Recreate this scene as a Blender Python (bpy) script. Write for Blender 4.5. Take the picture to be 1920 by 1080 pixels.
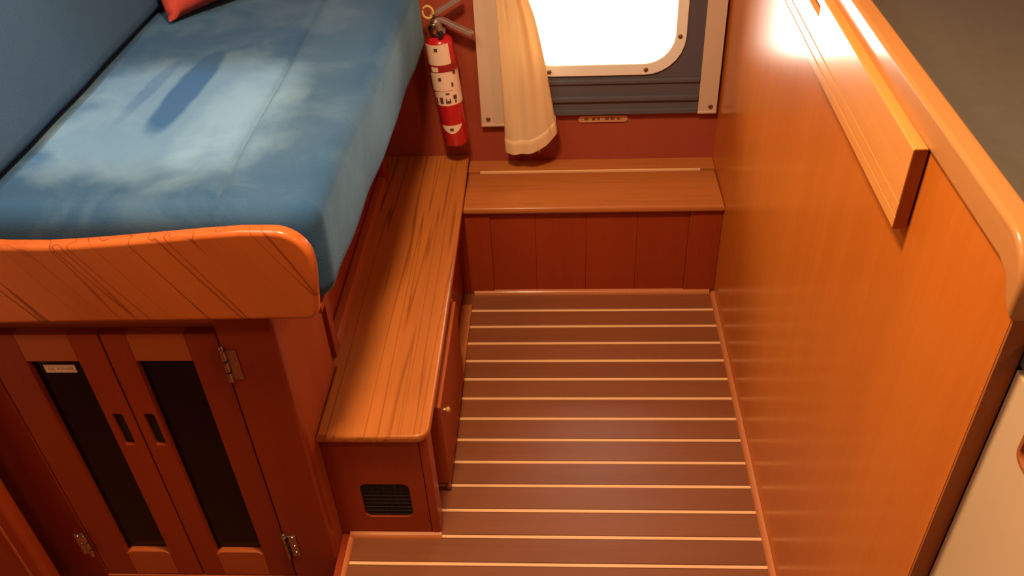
import bpy, bmesh, math, random
from mathutils import Vector, Matrix, noise

random.seed(7)
PI = math.pi
S = bpy.context.scene
COL = S.collection
for _o in list(bpy.data.objects):
    bpy.data.objects.remove(_o, do_unlink=True)

# ------------------------------------------------------------------ camera
CAM_H = 1.5
YAW, PITCH, ROLL, FPX = -0.07628334, 0.6692797, -0.05503183, 1656.236
fwd = Vector((math.sin(YAW) * math.cos(PITCH), math.cos(YAW) * math.cos(PITCH), -math.sin(PITCH)))
right0 = Vector((math.cos(YAW), -math.sin(YAW), 0))
up0 = right0.cross(fwd)
cr = right0 * math.cos(ROLL) + up0 * math.sin(ROLL)
cu = -right0 * math.sin(ROLL) + up0 * math.cos(ROLL)
cd = bpy.data.cameras.new('camera')
cd.sensor_width = 36.0
cd.lens = FPX / 1920.0 * 36.0
cd.clip_start = 0.02
cam = bpy.data.objects.new('camera', cd)
COL.objects.link(cam)
cam.matrix_world = Matrix(((cr.x, cu.x, -fwd.x, 0), (cr.y, cu.y, -fwd.y, 0), (cr.z, cu.z, -fwd.z, CAM_H), (0, 0, 0, 1)))
S.camera = cam

# ------------------------------------------------------------------ exposure, sky, lights
S.view_settings.view_transform = 'Standard'
S.view_settings.look = 'None'
S.view_settings.gamma = 1.0
S.view_settings.use_curve_mapping = False
S.view_settings.exposure = 0.0
S.cycles.use_denoising = True
S.cycles.max_bounces = 10
S.cycles.diffuse_bounces = 5
S.cycles.glossy_bounces = 5
S.cycles.transparent_max_bounces = 12
S.cycles.caustics_reflective = False
S.cycles.caustics_refractive = False
S.cycles.sample_clamp_indirect = 8.0

W = bpy.data.worlds.new('overcast_sky')
S.world = W
W.use_nodes = True
wn = W.node_tree.nodes
wn['Background'].inputs[0].default_value = (1.0, 0.93, 0.78, 1)
wn['Background'].inputs[1].default_value = 14.0


def light(name, kind, loc, energy, color, size=0.3, rot=(0, 0, 0), size_y=None, spread=None):
    d = bpy.data.lights.new(name, kind)
    d.energy = energy
    d.color = color
    if kind == 'AREA':
        d.shape = 'RECTANGLE' if size_y else 'DISK'
        d.size = size
        if size_y:
            d.size_y = size_y
        if spread:
            d.spread = spread
    elif kind in ('POINT', 'SPOT'):
        d.shadow_soft_size = size
    o = bpy.data.objects.new(name, d)
    o.location = loc
    o.rotation_euler = rot
    COL.objects.link(o)
    return o


WARM = (1.0, 0.70, 0.42)
CEIL = 2.02
# unseen overhead lamps inferred for the cabin, with an added front fill
light('unseen_lamp', 'AREA', (-0.20, 0.88, CEIL - 0.03), 34, WARM, 0.22)
light('unseen_lamp', 'AREA', (-0.75, 0.35, CEIL - 0.03), 6, WARM, 0.22)  # fill added to brighten the fiddle rail and cabinet fronts
light('unseen_lamp', 'AREA', (1.05, 0.35, CEIL - 0.03), 8, WARM, 0.22)
# daylight through the deck hatch over the settee
SUN_DIR = Vector((0.10, 0.28, -1.0)).normalized()
sun = light('sun', 'SUN', (-1, 0.5, 4), 2.1, (0.90, 0.98, 1.0))
sun.data.angle = math.radians(4.5)
sun.rotation_euler = (-SUN_DIR).to_track_quat('Z', 'Y').to_euler()


def portal(loc, rot, sx, sy):
    o = light('daylight_portal', 'AREA', loc, 1, (1, 1, 1), sx, rot, sy)
    o.data.cycles.is_portal = True
    return o


portal((0.08, 2.16, 0.76), (-PI / 2, 0, 0), 0.46, 0.48)


# ------------------------------------------------------------------ materials
def new_mat(name):
    m = bpy.data.materials.new(name)
    m.use_nodes = True
    nt = m.node_tree
    b = nt.nodes['Principled BSDF']
    return m, nt, b


def setp(b, **k):
    for key, v in k.items():
        b.inputs[key.replace('_', ' ')].default_value = v


def c4(c):
    return (c[0], c[1], c[2], 1)


def plain(name, col, rough=0.5, metal=0.0, coat=0.0, bump=0.0, bscale=200, var=0.0, spec=0.5):
    m, nt, b = new_mat(name)
    setp(b, Base_Color=c4(col), Roughness=rough, Metallic=metal, Coat_Weight=coat, Coat_Roughness=0.08)
    b.inputs['Specular IOR Level'].default_value = spec
    if bump or var:
        tc = nt.nodes.new('ShaderNodeTexCoord')
        n = nt.nodes.new('ShaderNodeTexNoise')
        n.inputs['Scale'].default_value = bscale
        n.inputs['Detail'].default_value = 4
        nt.links.new(tc.outputs['Object'], n.inputs['Vector'])
        if bump:
            bp_ = nt.nodes.new('ShaderNodeBump')
            bp_.inputs['Strength'].default_value = bump
            bp_.inputs['Distance'].default_value = 0.002
            nt.links.new(n.outputs['Fac'], bp_.inputs['Height'])
            nt.links.new(bp_.outputs['Normal'], b.inputs['Normal'])
        if var:
            mr = nt.nodes.new('ShaderNodeMapRange')
            mr.inputs['To Min'].default_value = 1 - var
            mr.inputs['To Max'].default_value = 1 + var
            nt.links.new(n.outputs['Fac'], mr.inputs['Value'])
            mx = nt.nodes.new('ShaderNodeVectorMath')
            mx.operation = 'SCALE'
            mx.inputs[0].default_value = col
            nt.links.new(mr.outputs['Result'], mx.inputs['Scale'])
            nt.links.new(mx.outputs['Vector'], b.inputs['Base Color'])
    return m


def wood(name, base, dark, axis='y', rough=0.32, coat=0.35, coat_rough=0.1, grain=0.5, lines=0.0, line_scale=30.0,
         line_width=0.25, rot=(0, 0, 0), fine=160.0, broad=7.0, spec=0.25, piece=0.12):
    """varnished wood: broad bands, fine pores, optional dark growth lines along the grain axis"""
    m, nt, b = new_mat(name)
    N, L = nt.nodes.new, nt.links.new
    tc = N('ShaderNodeTexCoord')
    mp0 = N('ShaderNodeMapping')
    mp0.inputs['Rotation'].default_value = rot
    L(tc.outputs['Object'], mp0.inputs['Vector'])
    oi = N('ShaderNodeObjectInfo')
    off = N('ShaderNodeVectorMath')
    off.operation = 'SCALE'
    off.inputs[0].default_value = (3.1, 5.3, 7.7)
    L(oi.outputs['Random'], off.inputs['Scale'])
    add = N('ShaderNodeVectorMath')
    L(mp0.outputs['Vector'], add.inputs[0])
    L(off.outputs['Vector'], add.inputs[1])
    st = {'x': (0.05, 1, 1), 'y': (1, 0.05, 1), 'z': (1, 1, 0.05)}[axis]
    mp = N('ShaderNodeMapping')
    mp.inputs['Scale'].default_value = st
    L(add.outputs['Vector'], mp.inputs['Vector'])
    nb = N('ShaderNodeTexNoise')
    nb.inputs['Scale'].default_value = broad
    nb.inputs['Detail'].default_value = 5
    nb.inputs['Roughness'].default_value = 0.6
    L(mp.outputs['Vector'], nb.inputs['Vector'])
    nf = N('ShaderNodeTexNoise')
    nf.inputs['Scale'].default_value = fine
    nf.inputs['Detail'].default_value = 3
    L(mp.outputs['Vector'], nf.inputs['Vector'])
    mixv = N('ShaderNodeMath')
    mixv.operation = 'MULTIPLY_ADD'
    L(nf.outputs['Fac'], mixv.inputs[0])
    mixv.inputs[1].default_value = 0.35
    L(nb.outputs['Fac'], mixv.inputs[2])
    ramp = N('ShaderNodeMapRange')
    ramp.inputs['From Min'].default_value = 0.42
    ramp.inputs['From Max'].default_value = 0.92
    L(mixv.outputs[0], ramp.inputs['Value'])
    mc = N('ShaderNodeMix')
    mc.data_type = 'RGBA'
    k = grain
    mid = tuple(base[i] * (1 - k) + dark[i] * k for i in range(3))
    mc.inputs['A'].default_value = c4(mid)
    mc.inputs['B'].default_value = c4(base)
    L(ramp.outputs['Result'], mc.inputs['Factor'])
    out = mc.outputs['Result']
    if lines:
        wv = N('ShaderNodeTexNoise')
        wv.inputs['Scale'].default_value = line_scale
        wv.inputs['Detail'].default_value = 2
        mp2 = N('ShaderNodeMapping')
        mp2.inputs['Scale'].default_value = {'x': (0.022, 1, 1), 'y': (1, 0.022, 1), 'z': (1, 1, 0.022)}[axis]
        L(add.outputs['Vector'], mp2.inputs['Vector'])
        L(mp2.outputs['Vector'], wv.inputs['Vector'])
        ab = N('ShaderNodeMath')
        ab.operation = 'PINGPONG'
        ab.inputs[1].default_value = 0.06
        L(wv.outputs['Fac'], ab.inputs[0])
        r2 = N('ShaderNodeMapRange')
        r2.interpolation_type = 'SMOOTHSTEP'
        r2.inputs['From Min'].default_value = 0.06 - 0.03 * line_width * 2
        r2.inputs['From Max'].default_value = 0.06
        wk = N('ShaderNodeMath')
        wk.operation = 'MULTIPLY'
        wk.inputs[1].default_value = lines * 1.7
        L(nb.outputs['Fac'], wk.inputs[0])
        L(wk.outputs[0], r2.inputs['To Max'])
        L(ab.outputs[0], r2.inputs['Value'])
        mc2 = N('ShaderNodeMix')
        mc2.data_type = 'RGBA'
        L(r2.outputs['Result'], mc2.inputs['Factor'])
        L(out, mc2.inputs['A'])
        mc2.inputs['B'].default_value = c4(dark)
        out = mc2.outputs['Result']
    # each piece cut from its own board: a little lighter or darker
    pv = N('ShaderNodeMapRange')
    pv.inputs['To Min'].default_value = 1 - piece
    pv.inputs['To Max'].default_value = 1 + piece
    L(oi.outputs['Random'], pv.inputs['Value'])
    sc = N('ShaderNodeVectorMath')
    sc.operation = 'SCALE'
    L(out, sc.inputs[0])
    L(pv.outputs['Result'], sc.inputs['Scale'])
    L(sc.outputs['Vector'], b.inputs['Base Color'])
    setp(b, Roughness=rough, Coat_Weight=coat, Coat_Roughness=coat_rough)
    b.inputs['Specular IOR Level'].default_value = spec
    bmp = N('ShaderNodeBump')
    bmp.inputs['Strength'].default_value = 0.06
    bmp.inputs['Distance'].default_value = 0.001
    L(nf.outputs['Fac'], bmp.inputs['Height'])
    L(bmp.outputs['Normal'], b.inputs['Normal'])
    return m


def velour(name, base, pale, shapes=(), dim=None):
    """brushed velour: the pile lies one way or the other; swipes where it was stroked, patches set by shapes"""
    m, nt, b = new_mat(name)
    N, L = nt.nodes.new, nt.links.new
    tc = N('ShaderNodeTexCoord')
    n1 = N('ShaderNodeTexNoise')
    n1.inputs['Scale'].default_value = 6.0
    n1.inputs['Detail'].default_value = 5
    n1.inputs['Roughness'].default_value = 0.62
    n1.inputs['Distortion'].default_value = 0.6
    L(tc.outputs['Object'], n1.inputs['Vector'])
    r1 = N('ShaderNodeMapRange')
    r1.interpolation_type = 'SMOOTHSTEP'
    r1.inputs['From Min'].default_value = 0.40
    r1.inputs['From Max'].default_value = 0.66
    r1.inputs['To Min'].default_value = 0.0
    r1.inputs['To Max'].default_value = 0.17
    L(n1.outputs['Fac'], r1.inputs['Value'])
    fac = r1.outputs['Result']
    sep = N('ShaderNodeSeparateXYZ')
    L(tc.outputs['Object'], sep.inputs[0])

    def mth(op, a, bb=None, clamp=False):
        q = N('ShaderNodeMath')
        q.operation = op
        q.use_clamp = clamp
        for i, v in enumerate((a, bb)):
            if v is None:
                continue
            if isinstance(v, (int, float)):
                q.inputs[i].default_value = v
            else:
                L(v, q.inputs[i])
        return q.outputs[0]
    n2 = N('ShaderNodeTexNoise')
    n2.inputs['Scale'].default_value = 9.0
    n2.inputs['Detail'].default_value = 4
    L(tc.outputs['Object'], n2.inputs['Vector'])
    wob = mth('MULTIPLY', mth('SUBTRACT', n2.outputs['Fac'], 0.5), 2.2)
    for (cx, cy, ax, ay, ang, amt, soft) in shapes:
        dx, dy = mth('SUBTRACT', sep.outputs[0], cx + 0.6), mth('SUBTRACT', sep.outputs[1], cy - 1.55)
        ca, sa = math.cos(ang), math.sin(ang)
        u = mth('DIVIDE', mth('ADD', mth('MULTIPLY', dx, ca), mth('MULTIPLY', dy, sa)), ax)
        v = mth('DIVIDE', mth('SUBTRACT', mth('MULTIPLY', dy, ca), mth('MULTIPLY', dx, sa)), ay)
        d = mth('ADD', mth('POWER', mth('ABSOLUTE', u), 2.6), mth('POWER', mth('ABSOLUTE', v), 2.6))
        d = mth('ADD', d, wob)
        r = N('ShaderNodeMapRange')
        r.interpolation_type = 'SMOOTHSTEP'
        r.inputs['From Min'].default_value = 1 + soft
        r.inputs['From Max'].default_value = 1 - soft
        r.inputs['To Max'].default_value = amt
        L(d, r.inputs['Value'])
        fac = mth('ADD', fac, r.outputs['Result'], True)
    nfine = N('ShaderNodeTexNoise')
    nfine.inputs['Scale'].default_value = 420
    nfine.inputs['Detail'].default_value = 2
    L(tc.outputs['Object'], nfine.inputs['Vector'])
    fac2 = mth('ADD', fac, mth('MULTIPLY', mth('SUBTRACT', nfine.outputs['Fac'], 0.5), 0.12), True)
    mc = N('ShaderNodeMix')
    mc.data_type = 'RGBA'
    mc.inputs['A'].default_value = c4(base)
    mc.inputs['B'].default_value = c4(pale)
    L(fac2, mc.inputs['Factor'])
    L(mc.outputs['Result'], b.inputs['Base Color'])
    setp(b, Roughness=0.9, Sheen_Weight=0.35, Sheen_Roughness=0.4)
    b.inputs['Sheen Tint'].default_value = c4(tuple(min(1, x * 2.2) for x in pale))
    b.inputs['Specular IOR Level'].default_value = 0.15
    bmp = N('ShaderNodeBump')
    bmp.inputs['Strength'].default_value = 0.25
    bmp.inputs['Distance'].default_value = 0.0015
    L(nfine.outputs['Fac'], bmp.inputs['Height'])
    L(bmp.outputs['Normal'], b.inputs['Normal'])
    return m


def cloth_mat(name, col, trans=0.35, rough=0.85):
    m, nt, b = new_mat(name)
    N, L = nt.nodes.new, nt.links.new
    setp(b, Base_Color=c4(col), Roughness=rough)
    b.inputs['Specular IOR Level'].default_value = 0.15
    tr = N('ShaderNodeBsdfTranslucent')
    tr.inputs['Color'].default_value = c4(tuple(min(1, x * 1.15) for x in col))
    mx = N('ShaderNodeMixShader')
    mx.inputs[0].default_value = trans
    L(b.outputs[0], mx.inputs[1])
    L(tr.outputs[0], mx.inputs[2])
    L(mx.outputs[0], nt.nodes['Material Output'].inputs['Surface'])
    tc = N('ShaderNodeTexCoord')
    n = N('ShaderNodeTexNoise')
    n.inputs['Scale'].default_value = 600
    L(tc.outputs['Object'], n.inputs['Vector'])
    bmp = N('ShaderNodeBump')
    bmp.inputs['Strength'].default_value = 0.15
    bmp.inputs['Distance'].default_value = 0.001
    L(n.outputs['Fac'], bmp.inputs['Height'])
    L(bmp.outputs['Normal'], b.inputs['Normal'])
    return m


def thin_glass(name, tint=(1, 1, 1)):
    m, nt, b = new_mat(name)
    N, L = nt.nodes.new, nt.links.new
    nt.nodes.remove(b)
    t = N('ShaderNodeBsdfTransparent')
    t.inputs[0].default_value = c4(tint)
    g = N('ShaderNodeBsdfGlossy')
    g.inputs['Roughness'].default_value = 0.02
    fr = N('ShaderNodeFresnel')
    fr.inputs[0].default_value = 1.45
    mx = N('ShaderNodeMixShader')
    L(fr.outputs[0], mx.inputs[0])
    L(t.outputs[0], mx.inputs[1])
    L(g.outputs[0], mx.inputs[2])
    L(mx.outputs[0], nt.nodes['Material Output'].inputs['Surface'])
    return m


TEAK = (0.42, 0.125, 0.026)
TEAKD = (0.20, 0.045, 0.010)
M = {}
M['floor'] = wood('teak_sole', (0.24, 0.074, 0.024), (0.11, 0.030, 0.009), 'x', rough=0.42, coat=0.32, coat_rough=0.27, fine=120, piece=0.06)
M['inlay'] = wood('pale_holly', (0.80, 0.46, 0.22), (0.7, 0.36, 0.16), 'x', rough=0.4, coat=0.2, piece=0.03)
M['caulk'] = plain('dark_underlay', (0.035, 0.012, 0.006), 0.7)
M['panel'] = wood('teak_veneer', (0.58, 0.155, 0.016), (0.38, 0.082, 0.007), 'z', rough=0.30, coat=0.36, coat_rough=0.17, grain=0.6, broad=6, spec=0.15, fine=120, piece=0.02)
M['cap'] = wood('teak_cap', (0.50, 0.205, 0.060), (0.38, 0.13, 0.032), 'y', rough=0.3, coat=0.45, coat_rough=0.12, piece=0.02)
M['endgrain'] = wood('teak_end_trim', (0.36, 0.105, 0.026), (0.26, 0.07, 0.016), 'z', rough=0.5, coat=0.0, piece=0.02)
M['board'] = wood('teak_board', (0.74, 0.29, 0.066), (0.54, 0.18, 0.036), 'y', rough=0.3, coat=0.4, coat_rough=0.13, piece=0.02)
M['bench'] = wood('lined_teak', (0.53, 0.160, 0.030), (0.16, 0.038, 0.008), 'y', rough=0.38, coat=0.25, coat_rough=0.2, grain=0.35, lines=0.8, line_scale=22, line_width=0.35, piece=0.02)
M['tread'] = wood('tread_teak', (0.50, 0.155, 0.034), (0.26, 0.068, 0.014), 'x', rough=0.36, coat=0.3, coat_rough=0.18, grain=0.6, lines=0.4, line_scale=22, piece=0.02)
M['riser'] = wood('red_teak', (0.31, 0.040, 0.008), (0.20, 0.023, 0.005), 'z', rough=0.35, coat=0.3, coat_rough=0.15, broad=10, piece=0.03)
M['cabinet'] = wood('cabinet_teak', (0.31, 0.040, 0.007), (0.19, 0.020, 0.004), 'z', rough=0.38, coat=0.14, coat_rough=0.15, broad=9, piece=0.10)
M['side'] = wood('cabinet_side_teak', (0.36, 0.072, 0.014), (0.25, 0.042, 0.008), 'z', rough=0.55, coat=0.0, spec=0.12, piece=0.03)
M['cabinet_x'] = wood('cabinet_teak_rail', (0.46, 0.105, 0.022), (0.30, 0.055, 0.012), 'x', rough=0.38, coat=0.14, coat_rough=0.15, broad=9, piece=0.05)
M['fiddle'] = wood('fiddle_teak', (0.53, 0.120, 0.022), (0.20, 0.032, 0.007), 'z', rough=0.3, coat=0.45, coat_rough=0.1, grain=0.4, lines=0.95, line_scale=15, line_width=0.13, rot=(0, math.radians(30), 0), piece=0.02)
M['mahogany'] = wood('red_mahogany', (0.34, 0.064, 0.032), (0.24, 0.036, 0.016), 'z', rough=0.4, coat=0.25, coat_rough=0.2, broad=4, piece=0.02)
M['dark_recess'] = plain('dark_recess', (0.006, 0.003, 0.002), 0.6)  # near-black painted in for the shade inside holes and gaps
M['smoked'] = plain('smoked_pane', (0.004, 0.0025, 0.002), 0.12, spec=0.25)
M['chrome'] = plain('chrome', (0.45, 0.37, 0.31), 0.2, 1.0)
M['brass'] = plain('brass', (0.66, 0.40, 0.20), 0.4, 0.45)
M['brass_dark'] = plain('dark_brass', (0.22, 0.09, 0.025), 0.5, 0.6)  # darker brass of its own colour for reliefs, screws and snaps
M['steel_lever'] = plain('coated_steel_lever', (0.42, 0.30, 0.26), 0.35, 0.6)
M['pin'] = plain('yellow_pin', (0.72, 0.45, 0.13), 0.45)
M['black'] = plain('black_plastic', (0.015, 0.012, 0.01), 0.5)
M['ext_red'] = plain('red_enamel', (0.52, 0.012, 0.018), 0.25, coat=0.5)
M['ext_red_dark'] = plain('red_strap', (0.30, 0.015, 0.015), 0.45)
M['paper'] = plain('cream_label', (0.82, 0.60, 0.44), 0.55)
M['print'] = plain('dark_print', (0.10, 0.035, 0.02), 0.6)
M['slate'] = plain('slate_paint', (0.095, 0.085, 0.095), 0.4, var=0.08, bscale=20)
M['vinyl'] = plain('white_vinyl', (0.83, 0.74, 0.62), 0.45)
M['vinyl_strap'] = cloth_mat('strap_vinyl', (0.66, 0.46, 0.31), 0.12, 0.5)
M['curtain'] = cloth_mat('cream_cotton', (0.84, 0.60, 0.32), 0.30)
M['glass'] = thin_glass('window_glass')
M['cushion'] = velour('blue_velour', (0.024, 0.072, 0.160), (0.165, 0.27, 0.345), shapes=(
    (-0.655, 1.33, 0.20, 0.215, 0.0, 0.42, 0.5),  # pale ellipse painting the hatch daylight pool into the pile colour
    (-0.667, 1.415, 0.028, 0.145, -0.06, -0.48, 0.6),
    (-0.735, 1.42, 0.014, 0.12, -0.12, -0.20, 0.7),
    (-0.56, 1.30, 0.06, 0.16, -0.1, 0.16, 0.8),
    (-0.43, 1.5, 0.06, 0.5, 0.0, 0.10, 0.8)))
M['backrest'] = velour('blue_velour_back', (0.036, 0.080, 0.150), (0.054, 0.108, 0.185))
M['seam'] = plain('seam_thread', (0.05, 0.085, 0.12), 0.9)
M['pillow'] = plain('coral_cotton', (0.50, 0.062, 0.042), 0.85, bump=0.3, bscale=500, spec=0.15)
M['counter'] = plain('charcoal_laminate', (0.10, 0.078, 0.058), 0.75, var=0.12, bscale=60, spec=0.2)
M['cream'] = plain('cream_laminate', (0.60, 0.40, 0.225), 0.45)
M['ceiling'] = plain('ivory_liner', (0.72, 0.60, 0.46), 0.7)
M['wall'] = plain('cream_liner', (0.60, 0.46, 0.33), 0.7)
M['darkwood'] = wood('dark_side_wood', (0.22, 0.05, 0.014), (0.14, 0.03, 0.009), 'z', rough=0.4)
M['hull'] = plain('deck_outside', (0.5, 0.5, 0.48), 0.7)


# ------------------------------------------------------------------ building helpers (all shapes in world coordinates)
def wloc(o):
    v = Vector((0, 0, 0))
    while o is not None:
        v += o.location
        o = o.parent
    return v


def link(name, bm, mat, parent=None, smooth=False, angle=40):
    bmesh.ops.remove_doubles(bm, verts=bm.verts, dist=1e-6)
    bmesh.ops.recalc_face_normals(bm, faces=bm.faces)
    if parent is not None:
        bmesh.ops.translate(bm, verts=bm.verts, vec=-wloc(parent))
    me = bpy.data.meshes.new(name)
    bm.to_mesh(me)
    bm.free()
    if smooth:
        me.shade_smooth() if hasattr(me, 'shade_smooth') else None
        try:
            me.set_sharp_from_angle(angle=math.radians(angle))
        except Exception:
            pass
    for mm in (mat if isinstance(mat, (list, tuple)) else [mat]):
        me.materials.append(mm)
    o = bpy.data.objects.new(name, me)
    COL.objects.link(o)
    o.parent = parent
    if smooth == 'weighted':
        wn_ = o.modifiers.new('weighted', 'WEIGHTED_NORMAL')
        wn_.keep_sharp = True
        wn_.weight = 100
    return o


def thing(name, label, cat, loc, group=None):
    o = bpy.data.objects.new(name, None)
    o.empty_display_size = 0.05
    o.location = loc
    COL.objects.link(o)
    o['label'] = label
    o['category'] = cat
    if group:
        o['group'] = group
    return o


def tag(o, label, cat, group=None):
    o['label'] = label
    o['category'] = cat
    if group:
        o['group'] = group
    return o


def struct(o):
    o['kind'] = 'structure'
    return o


def box_into(bm, x0, x1, y0, y1, z0, z1, bev=0.0, seg=2):
    vs = [bm.verts.new((x, y, z)) for x in (x0, x1) for y in (y0, y1) for z in (z0, z1)]
    fs = [(0, 1, 3, 2), (4, 6, 7, 5), (0, 4, 5, 1), (2, 3, 7, 6), (0, 2, 6, 4), (1, 5, 7, 3)]
    faces = [bm.faces.new([vs[i] for i in f]) for f in fs]
    if bev:
        es = list({e for f in faces for e in f.edges})
        bmesh.ops.bevel(bm, geom=es, offset=bev, segments=seg, affect='EDGES', profile=0.5)


def box(name, mat, parent, x0, x1, y0, y1, z0, z1, bev=0.0, seg=2):
    bm = bmesh.new()
    box_into(bm, x0, x1, y0, y1, z0, z1, bev, seg)
    return link(name, bm, mat, parent, smooth='weighted' if bev > 0 else False)


def rrect(u0, u1, v0, v1, r, n=5):
    pts = []
    for cx, cy, a0 in ((u1 - r, v1 - r, 0), (u0 + r, v1 - r, 90), (u0 + r, v0 + r, 180), (u1 - r, v0 + r, 270)):
        for i in range(n + 1):
            a = math.radians(a0 + 90 * i / n)
            pts.append((cx + r * math.cos(a), cy + r * math.sin(a)))
    return pts


def prism(name, mat, parent, outer, holes, plane, d0, d1, bev=0.0, smooth=True, seg=2):
    """a plate: outline (with holes) in plane 'xz' | 'yz' | 'xy', extruded from d0 to d1 on the third axis"""
    bm = bmesh.new()

    def P(u, v, d):
        return {'xz': (u, d, v), 'yz': (d, u, v), 'xy': (u, v, d)}[plane]
    edges = []
    for loop in [outer] + list(holes):
        vs = [bm.verts.new(P(u, v, d0)) for u, v in loop]
        for i in range(len(vs)):
            edges.append(bm.edges.new((vs[i], vs[(i + 1) % len(vs)])))
    if holes:
        bmesh.ops.triangle_fill(bm, use_beauty=True, use_dissolve=True, edges=edges)
        # keep only faces whose centre is not inside a hole
        def inside(pt, poly):
            c = False
            j = len(poly) - 1
            for i in range(len(poly)):
                if (poly[i][1] > pt[1]) != (poly[j][1] > pt[1]) and pt[0] < (poly[j][0] - poly[i][0]) * (pt[1] - poly[i][1]) / (poly[j][1] - poly[i][1]) + poly[i][0]:
                    c = not c
                j = i
            return c
        bad = []
        for f in bm.faces:
            # test on a triangle inside the face
            q = f.calc_center_median()
            uv = {'xz': (q.x, q.z), 'yz': (q.y, q.z), 'xy': (q.x, q.y)}[plane]
            if len(f.verts) <= 4 and any(inside(uv, h) for h in holes):
                bad.append(f)
        if bad:
            bmesh.ops.delete(bm, geom=bad, context='FACES_ONLY')
    else:
        bm.faces.new([e.verts[0] for e in edges])
    src = list(bm.faces)
    r = bmesh.ops.extrude_face_region(bm, geom=src, use_keep_orig=True)
    vs = [g for g in r['geom'] if isinstance(g, bmesh.types.BMVert)]
    dv = Vector(P(0, 0, d1)) - Vector(P(0, 0, d0))
    bmesh.ops.translate(bm, verts=vs, vec=dv)
    bmesh.ops.recalc_face_normals(bm, faces=bm.faces)
    if bev:
        es = [e for e in bm.edges if len(e.link_faces) == 2 and e.calc_face_angle(0) > math.radians(60)]
        # only the rim edges that lie in the two faces
        ax = {'xz': 1, 'yz': 0, 'xy': 2}[plane]
        es = [e for e in es if abs(e.verts[0].co[ax] - e.verts[1].co[ax]) < 1e-7]
        bmesh.ops.bevel(bm, geom=es, offset=bev, segments=seg, affect='EDGES', profile=0.5)
    return link(name, bm, mat, parent, smooth=('weighted' if bev else True) if smooth else False)


def lathe_into(bm, prof, n=28, center=(0, 0, 0), axis='z'):
    rings = []
    for r, h in prof:
        ring = []
        for i in range(n):
            a = 2 * PI * i / n
            p = (r * math.cos(a), r * math.sin(a), h)
            if axis == 'y':
                p = (p[0], p[2], p[1])
            elif axis == 'x':
                p = (p[2], p[0], p[1])
            ring.append(bm.verts.new((p[0] + center[0], p[1] + center[1], p[2] + center[2])))
        rings.append(ring)
    for a, b in zip(rings, rings[1:]):
        for i in range(n):
            j = (i + 1) % n
            bm.faces.new((a[i], a[j], b[j], b[i]))
    if prof[0][0] > 1e-5:
        bm.faces.new(rings[0])
    if prof[-1][0] > 1e-5:
        bm.faces.new(rings[-1])


def lathe(name, mat, parent, prof, center, axis='z', n=28):
    bm = bmesh.new()
    lathe_into(bm, prof, n, center, axis)
    return link(name, bm, mat, parent, smooth=True, angle=35)


def tube_into(bm, pts, r, n=8):
    pts = [Vector(p) for p in pts]
    rings = []
    for i, p in enumerate(pts):
        t = (pts[min(i + 1, len(pts) - 1)] - pts[max(i - 1, 0)]).normalized()
        ref = Vector((0, 0, 1)) if abs(t.z) < 0.9 else Vector((1, 0, 0))
        a = t.cross(ref).normalized()
        b = t.cross(a)
        rr = r[i] if isinstance(r, (list, tuple)) else r
        rings.append([bm.verts.new(p + a * rr * math.cos(2 * PI * k / n) + b * rr * math.sin(2 * PI * k / n)) for k in range(n)])
    for A, B in zip(rings, rings[1:]):
        for k in range(n):
            j = (k + 1) % n
            bm.faces.new((A[k], A[j], B[j], B[k]))
    bm.faces.new(rings[0])
    bm.faces.new(rings[-1])


def tube(name, mat, parent, pts, r, n=8):
    bm = bmesh.new()
    tube_into(bm, pts, r, n)
    return link(name, bm, mat, parent, smooth=True)


def text(name, body, mat, parent, loc, size, rot, depth=0.0003, width=None):
    cv = bpy.data.curves.new(name, 'FONT')
    cv.body = body
    cv.size = size
    cv.align_x = 'CENTER'
    cv.align_y = 'CENTER'
    cv.extrude = depth
    cv.resolution_u = 3
    o = bpy.data.objects.new(name + '_tmp', cv)
    COL.objects.link(o)
    dg = bpy.context.evaluated_depsgraph_get()
    me = bpy.data.meshes.new_from_object(o.evaluated_get(dg))
    bpy.data.objects.remove(o)
    me.transform(Matrix.Translation(Vector(loc) - wloc(parent)) @ Matrix(rot).to_4x4())
    me.materials.clear()
    me.materials.append(mat)
    q = bpy.data.objects.new(name, me)
    COL.objects.link(q)
    q.parent = parent
    return q


# ------------------------------------------------------------------ the setting
XP, YR, YB = 0.397, 1.87, 2.09          # partition face, step riser, back wall
XL, XB = -0.457, -0.250                 # settee side, bench front edge
WX0, WX1, WY0 = -1.45, 1.70, -1.30      # cabin shell

fl = struct(box('floor', M['caulk'], None, -0.4562, 0.40, -1.0, 1.90, -0.05, -0.004))
y_in0, pitch_in, w_in = 1.794, 0.0647, 0.0072
ys = [y_in0 - pitch_in * k for k in range(19)]
for k in range(20):
    hi = (YR - 0.002) if k == 0 else ys[k - 1] - w_in / 2 - 0.0008
    lo = 0.5 if k == 19 else ys[k] + w_in / 2 + 0.0014
    x0 = -0.4335 if hi < 1.083 else -0.2750
    box('plank', M['floor'], fl, x0, 0.3960, lo, hi, -0.004, 0.0, 0.0008, 1)
for k, y in enumerate(ys):
    x0 = -0.4335 if y < 1.07 else -0.2750
    box('inlay_strip', M['inlay'], fl, x0, 0.3960, y - w_in / 2, y + w_in / 2, -0.004, 0.0004, 0.0004, 1)
struct(box('floor_lower', M['darkwood'], None, WX0, WX1, WY0, YB, -0.20, -0.15))
struct(box('floor_galley', M['darkwood'], None, 0.425, WX1, WY0, YB, -0.05, -0.004))


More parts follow.
